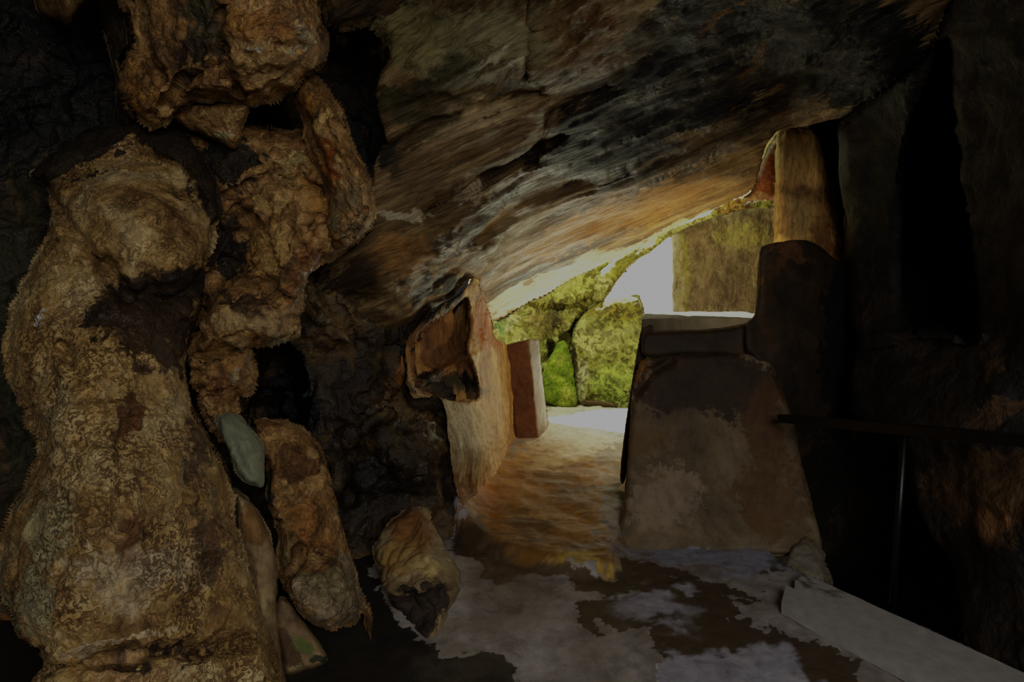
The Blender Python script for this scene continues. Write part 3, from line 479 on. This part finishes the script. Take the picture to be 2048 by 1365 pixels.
rock('upright', [(1490, 650), (1508, 630), (1514, 590), (1517, 510), (1528, 490), (1560, 482), (1600, 478), (1632, 486), (1662, 512), (1690, 545), (1698, 640), (1704, 760), (1700, 1000), (1664, 1110), (1600, 1080), (1570, 950), (1550, 850), (1530, 760), (1505, 716), (1490, 700)],
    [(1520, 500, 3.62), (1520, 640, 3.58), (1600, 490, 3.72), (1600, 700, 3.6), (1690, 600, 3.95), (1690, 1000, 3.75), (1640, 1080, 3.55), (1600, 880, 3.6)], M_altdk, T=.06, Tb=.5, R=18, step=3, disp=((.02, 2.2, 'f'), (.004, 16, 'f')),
    stains_shading=[('e', 1630, 1000, 60, 130, 0, (26, 22, 16), .95), ('e', 1580, 500, 60, 22, 0, (92, 58, 30), .7), ('e', 1580, 780, 30, 60, -20, (34, 28, 20), .8), ('e', 1690, 700, 60, 300, 0, (14, 12, 10), .9), ('e', 1515, 560, 8, 70, 0, (96, 62, 28), .8)], parent=alt)  # dark foot and right side are painted shade
rock('foot', [(1556, 1176), (1566, 1130), (1584, 1092), (1612, 1070), (1640, 1082), (1652, 1120), (1664, 1180), (1640, 1186), (1600, 1180)],
    [(1570, 1160, 2.93), (1650, 1165, 2.9), (1610, 1090, 3.1)], M_altar, T=.08, Tb=.3, R=20, step=2.6, disp=((.02, 5, 'k'), (.006, 20, 'f')), stains_shading=[('e', 1610, 1130, 70, 60, 0, (122, 112, 98), 1.), ('e', 1590, 1155, 26, 10, 0, (70, 60, 46), .8)], parent=alt)
thing(rock('gleaming_rock', [(1668, 745), (1690, 715), (1708, 695), (1716, 730), (1722, 790), (1715, 850), (1690, 860), (1672, 800)], [(1690, 720, 4.2), (1690, 850, 4.1)], M_brown, T=.1, Tb=.2, R=15, step=2.6, disp=((.03, 9, 'r'),),
    stains_shading=[('e', 1690, 740, 26, 40, 0, (190, 134, 60), .8), ('e', 1692, 820, 14, 50, 0, (20, 16, 12), .9)]), 'small wet golden rock glimpsed in the dark gap behind the handrail')  # golden tint holds the light on this wet spot

# ------------------------------------------------------------------ beyond the passage
thing(rock('rock_column', [(1556, 262), (1590, 250), (1625, 262), (1648, 306), (1664, 380), (1682, 450), (1697, 546), (1690, 640), (1560, 640), (1548, 500), (1546, 420), (1550, 340)],
    [(1560, 260, 4.7), (1640, 300, 4.6), (1560, 600, 4.7), (1680, 540, 4.5)], M_pass, T=.12, Tb=.4, R=24, step=2.6, disp=((.04, 4, 'f'), (.02, 11, 'v'), (.006, 32, 'f')),
    stains_shading=[('e', 1600, 420, 120, 240, 0, (232, 184, 104), .8), ('e', 1610, 390, 50, 26, 20, (90, 50, 24), .8), ('e', 1600, 320, 50, 50, 0, (176, 134, 70), .8), ('e', 1590, 450, 40, 60, 0, (176, 148, 90), .7), ('e', 1650, 480, 20, 60, -10, (110, 64, 28), .8)]),  # large golden ellipse puts the courtyard glow into the column colour
    'fluted golden rock column rising behind the carved altar upright', 'column')
thing(rock('wedge_rock', [(1486, 400), (1508, 372), (1528, 310), (1560, 262), (1564, 330), (1562, 400), (1540, 402)], [(1510, 380, 5.2), (1560, 280, 5.0), (1555, 390, 5.1)], M_brown, T=.06, Tb=.3, R=12, step=2.6, disp=((.02, 7, 'f'),),
    stains_shading=[('e', 1535, 350, 40, 60, 0, (150, 82, 34), .9), ('g' if False else 'e', 1540, 290, 14, 40, 30, (40, 26, 14), .8)]), 'reddish wedge of rock between the roof slab and the golden column')
thing(rock('lintel_rock', [(1180, 560), (1300, 470), (1400, 425), (1480, 385), (1570, 375), (1570, 412), (1480, 421), (1410, 443), (1346, 470), (1310, 500), (1262, 530), (1228, 572), (1196, 610)],
    [(1200, 580, 7.2), (1340, 460, 7.0), (1560, 395, 6.4), (1450, 420, 6.6)], M_yard, T=.08, Tb=.5, R=10, step=2.4, disp=((.03, 4, 'f'), (.015, 12, 'f')),
    stains_shading=[('e', 1480, 405, 110, 22, -12, (140, 106, 40), .95), ('e', 1260, 520, 70, 40, -35, (124, 120, 36), .9)]), 'ochre band of rock above the grey courtyard wall', 'rock')
thing(rock('yard_rock', [(940, 800), (940, 560), (1100, 540), (1220, 520), (1262, 520), (1232, 566), (1204, 600), (1180, 636), (1156, 664), (1134, 712), (1122, 760), (1112, 830)],
    [(960, 600, 6.7), (960, 780, 6.5), (1100, 600, 7.0), (1200, 580, 7.3), (1110, 760, 6.9)], M_yard, T=.1, Tb=.5, R=10, step=2.2, disp=((.08, 2.2, 'f'), (.05, 3, 'c'), (.03, 9, 'v'), (.012, 18, 'f')),
    feats=[('g', [(1060, 606), (1100, 612), (1150, 608), (1190, 590)], 5, .15), ('g', [(1185, 600), (1150, 660), (1120, 710), (1105, 725)], 6, .12), ('r', [(1098, 722), (1104, 680), (1112, 700), (1110, 724)], .3, 4)],
    stains_shading=[('e', 1130, 585, 60, 24, -20, (190, 196, 96), .9), ('e', 1010, 640, 30, 40, 0, (190, 196, 130), .9), ('e', 1080, 640, 40, 34, 0, (124, 112, 54), .9), ('e', 1110, 630, 20, 30, 0, (74, 70, 34), .8), ('e', 1000, 650, 10, 40, 0, (60, 110, 30), .8), ('e', 1165, 655, 14, 40, 40, (60, 44, 18), .9)]),
    'yellow-green rugged rock face at the far left of the sunlit courtyard')
thing(rock('yard_wall_stone', [(1150, 655), (1165, 632), (1188, 612), (1222, 596), (1268, 590), (1282, 600), (1292, 640), (1302, 672), (1300, 840), (1240, 836), (1175, 812), (1152, 806), (1140, 720)],
    [(1160, 650, 6.85), (1280, 600, 6.85), (1160, 800, 6.65), (1280, 820, 6.5)], M_yard, T=.15, Tb=.4, R=16, step=2.4, disp=((.04, 2.5, 'f'), (.02, 9, 'f'), (.01, 22, 'f')),
    wk=.35, stains_shading=[('e', 1200, 610, 50, 20, -20, (124, 110, 34), .9), ('e', 1240, 620, 50, 30, 0, (130, 124, 40), .8), ('e', 1164, 760, 12, 60, 0, (190, 190, 140), .9), ('e', 1230, 770, 60, 50, 0, (164, 184, 76), .9), ('e', 1146, 730, 8, 60, 0, (70, 62, 26), .9)]),
    'upright squared stone glowing yellow-green beside the courtyard floor')
thing(rock('mossy_rock', [(1084, 745), (1100, 712), (1118, 684), (1134, 690), (1144, 730), (1152, 780), (1156, 806), (1130, 818), (1088, 800)], [(1120, 690, 6.7), (1140, 800, 6.45), (1090, 790, 6.4)], M_moss, T=.12, Tb=.3, R=14, step=2.2, disp=((.05, 5, 'f'), (.03, 14, 'f'))),
    'low rock covered in bright green moss at the foot of the courtyard wall')
thing(rock('floor_kerb', [(1168, 800), (1220, 804), (1234, 814), (1234, 822), (1170, 812)], [(1170, 805, 6.45), (1234, 815, 6.3)], M_altar, T=.03, Tb=.15, R=5, step=2, disp=((.006, 9, 'f'),)), 'low tan kerb stone at the foot of the yellow-green stone', 'kerb')
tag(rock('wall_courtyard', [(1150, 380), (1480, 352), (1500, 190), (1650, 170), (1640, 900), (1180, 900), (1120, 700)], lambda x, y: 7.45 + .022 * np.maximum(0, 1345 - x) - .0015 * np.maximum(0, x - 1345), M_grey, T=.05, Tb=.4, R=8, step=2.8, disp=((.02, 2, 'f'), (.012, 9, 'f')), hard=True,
    wk=.35, stains_shading=[('p', [(1100, 380), (1341, 380), (1341, 900), (1100, 900)], (226, 224, 214), 1., 2), ('e', 1362, 560, 22, 130, 0, (160, 156, 84), .8), ('e', 1480, 470, 80, 40, 0, (172, 168, 96), .6), ('e', 1450, 590, 110, 50, 0, (124, 108, 84), .7), ('e', 1275, 560, 6, 9, 0, (120, 100, 50), 1.), ('e', 1262, 566, 7, 6, 0, (120, 100, 50), 1.), ('e', 1287, 540, 6, 10, 0, (120, 100, 50), 1.), ('e', 1235, 545, 30, 10, -50, (120, 110, 70), .7), ('e', 1258, 522, 10, 8, 0, (90, 80, 40), .7)]), kind='structure')  # white polygon paints sunlight on the left face, yellow-green ellipse its soft edge
# parapet between altar and courtyard: a long block whose top catches the sun
def block(name, P8, mat, parent=None, n=(30, 8, 8), amp=.006, fr=9, C=None):
    P8 = np.array(P8, float).reshape(2, 2, 2, 3); VV = []; FF = []
    def f(u, v, w):
        r = 0
        for i, a in ((0, 1 - u), (1, u)):
            for j, b in ((0, 1 - v), (1, v)):
                for k, c in ((0, 1 - w), (1, w)): r = r + (a * b * c)[:, None] * P8[i, j, k]
        return r
    nn = n
    for ax in range(3):
        for s in (0., 1.):
            o = [k for k in range(3) if k != ax]; a, b = np.meshgrid(np.linspace(0, 1, nn[o[0]] + 1), np.linspace(0, 1, nn[o[1]] + 1), indexing='ij')
            uvw = [None] * 3; uvw[ax] = np.full(a.size, s); uvw[o[0]] = a.ravel(); uvw[o[1]] = b.ravel(); base = sum(len(q) for q in VV); VV.append(f(*uvw))
            i_ = np.arange(a.size).reshape(a.shape) + base; q = np.stack([i_[:-1, :-1].ravel(), i_[1:, :-1].ravel(), i_[1:, 1:].ravel(), i_[:-1, 1:].ravel()], 1)
            if (ax != 1) == (s == 0): q = q[:, ::-1]
            FF.append(q)
    V = np.concatenate(VV); c = V.mean(0)
    V = V + amp * np.stack([fbm(V, fr, 3), fbm(V + 5, fr, 3), fbm(V + 11, fr, 3)], 1)
    return link_mesh(name, V, np.concatenate(FF).astype(np.int32), mat, parent, sm=False)
zt = on(1400, 641, 0)[2]
A, B = at(1283, 648, 5.0), at(1560, 632, 5.0); A[2] = B[2] = (A[2] + B[2]) / 2 + .01
P8 = []
for (q, dx) in ((A, .19), (B, .0)):
    for yy in (0, .75):
        for zz in (-1.15, 0): P8.append((q[0] + (dx if yy else 0), q[1] + yy, q[2] + zz))
tag(block('parapet', P8, rockmat('pale_parapet', (190, 138, 66), (206, 156, 84), (220, 176, 108), sc=3, fine=16, bump=.3, bd=.01, var=.15), n=(60, 16, 30), amp=.01), 'long pale stone parapet behind the altar with a sunlit top', 'parapet')

# rock mass over the cave, open only above the courtyard and behind the viewer
P8 = []
for x_ in (-5.5, 4.5):
    for y_ in (-.2, 5.9):
        for z_ in ((3.25, 4.3) if y_ < 1 else (3.05, 3.6)): P8.append((x_, y_, z_))
tag(block('ceiling', P8, M_dark, n=(60, 60, 4), amp=.12, fr=1.2), kind='structure')

P8 = [(x_, y_, z_) for x_ in (-5.5, -.62) for y_ in (5.7, 6.9) for z_ in (2.9, 3.6)]  # unseen filler plate added to stop a stray sunbeam
tag(block('ceiling', P8, M_dark, n=(60, 20, 4), amp=.06, fr=1.2), kind='structure')

# ------------------------------------------------------------------ boards, handrail
def board(name, a, b, c, d, zt, th, label, L=1.9, st=()):
    a, b, c, d = [np.array(q, float) for q in (a, b, c, d)]
    c2 = a + (c - a) * L; d2 = b + (d - b) * L
    P8 = []
    for (n_, f_) in ((a, b), (c2, d2)):
        for q in (n_, f_):
            for zz in (zt - th, zt): P8.append((q[0], q[1], zz))
    o = block(name, P8, M_board, n=(90, 14, 4), amp=.004, fr=5)
    me = o.data; V = np.array([v.co for v in me.vertices]) + np.array(o.location); px, py = proj(V)
    C = tint(px, py, V, st); ca = me.color_attributes.new('tint', 'FLOAT_COLOR', 'POINT'); ca.data.foreach_set('color', C.astype(np.float32).ravel())
    bv = o.modifiers.new('soft', 'BEVEL'); bv.width = .004; bv.segments = 2; bv.limit_method = 'ANGLE'
    return tag(o, label, 'board', 'concrete boards at the drop')
board('concrete_board', b_a, on(1573, 1171, .07), b_c, on(1974, 1365, .07), .07, .055, 'grey concrete board along the floor edge, the one nearer the wet floor', st=[])
board('concrete_board', on(1590, 1162, .062), on(1612, 1149, .062), on(1994, 1365, .062), on(2080, 1361, .062), .062, .05, 'grey concrete board with a dark oval stain beside the drop', st=[('e', 1668, 1188, 34, 9, 22, (84, 76, 66), 1.), ('e', 1605, 1158, 30, 8, 15, (60, 54, 46), .9)])

def bar(name, a, b, w, h, mat, parent):
    a, b = Vector(a), Vector(b); d = (b - a).normalized(); s = d.cross(Vector((0, 0, 1))).normalized(); u = s.cross(d)
    P8 = []
    for e in (a, b):
        for q in (-1, 1):
            for r in (-1, 1): P8.append(e + s * q * w / 2 + u * r * h / 2)
    o = block(name, [tuple(p) for p in P8], mat, parent, n=(8, 2, 2), amp=0)
    bv = o.modifiers.new('soft', 'BEVEL'); bv.width = .004; bv.segments = 3; bv.limit_method = 'ANGLE'
    return o
def tube(name, a, b, r, mat, parent, n=24):
    a, b = np.array(a, float), np.array(b, float); d = (b - a) / np.linalg.norm(b - a); s = np.cross(d, [0, 1, 0]); s /= np.linalg.norm(s); u = np.cross(s, d)
    V = []; 
    for t in (0, 1):
        for k in range(n):
            q = 2 * math.pi * k / n; V.append(a + (b - a) * t + r * (s * math.cos(q) + u * math.sin(q)))
    Fc = [[k, (k + 1) % n, n + (k + 1) % n, n + k] for k in range(n)] + [list(range(n))[::-1], list(range(n, 2 * n))]
    return link_mesh(name, V, Fc, mat, parent)
foot = at(1785, 1222, 2.50); top_ = at(1799, 872, 2.50)
hr = empty('handrail', (float(foot[0]), float(foot[1]), float(foot[2]))); tag(hr, 'dark flat handrail on a thin steel post at the drop', 'handrail')
r0, r1 = at(1563, 837, 3.25), at(2110, 887, 1.95)
bar('rail', r0, r1, .05, .042, M_rail, hr)
tp = r0 + (r1 - r0) * ((2.5 - 3.25) / (1.95 - 3.25)); 
tube('post', (foot[0], foot[1], foot[2] - .01), (tp[0], tp[1], tp[2] - .012), .0145, M_post, hr)
tube('base_plate', (foot[0], foot[1], foot[2] - .012), (foot[0], foot[1], foot[2] - .004), .035, M_post, hr)

# ------------------------------------------------------------------ light
def lamp(kind, name, loc, target, energy, color, **k):
    l = bpy.data.lights.new(name, kind); l.energy = energy; l.color = color
    for a, v in k.items(): setattr(l, a, v)
    o = bpy.data.objects.new(name, l); o.location = loc; o.rotation_euler = (Vector(target) - Vector(loc)).to_track_quat('-Z', 'Y').to_euler(); col.objects.link(o); return o
sun = lamp('SUN', 'sun', (0, 8, 6), (.35, 7.40, 5.15), 60., (1., .98, .74), angle=math.radians(.6))
lamp('AREA', 'cave_mouth_light', (.7, -1.2, 2.3), (-1.1, 2.2, .7), 46, (1., .97, .92), shape='RECTANGLE', size=1.6, size_y=1.4)
lamp('AREA', 'courtyard_skylight', (.5, 6.9, 3.4), (.5, 6.7, 0), 75, (.9, 1., .55), shape='RECTANGLE', size=2.2, size_y=1.2)
lamp('AREA', 'added_courtyard_fill', (.95, 6.25, .45), (.5, 5.5, 1.5), 17, (1., 1., .7), shape='RECTANGLE', size=.9, size_y=.5, specular_factor=0.)  # added lamp hidden behind the parapet, brightens the slab edge
lamp('AREA', 'added_altar_fill', (1.9, 4.38, 1.28), (1.35, 5.1, 1.0), 18, (1., .74, .36), shape='RECTANGLE', size=.2, size_y=.2, specular_factor=0.)  # added lamp hidden behind the upright, warms the parapet front
w = bpy.data.worlds.new('world'); scene.world = w; w.use_nodes = True
w.node_tree.nodes['Background'].inputs[0].default_value = (.9, .95, 1., 1); w.node_tree.nodes['Background'].inputs[1].default_value = .012

vs = scene.view_settings; vs.view_transform = 'Standard'; vs.look = 'None'; vs.exposure = 0; vs.gamma = 1
vs.use_curve_mapping = True; cm = vs.curve_mapping; cm.extend = 'HORIZONTAL'
c = cm.curves[3]; c.points[0].location = (0, 0); c.points[1].location = (1, .36)
for (a, b) in ((.25, .235), (.45, .32)): c.points.new(a, b)
cm.update()
scene.cycles.use_denoising = True
scene.cycles.max_bounces = 6
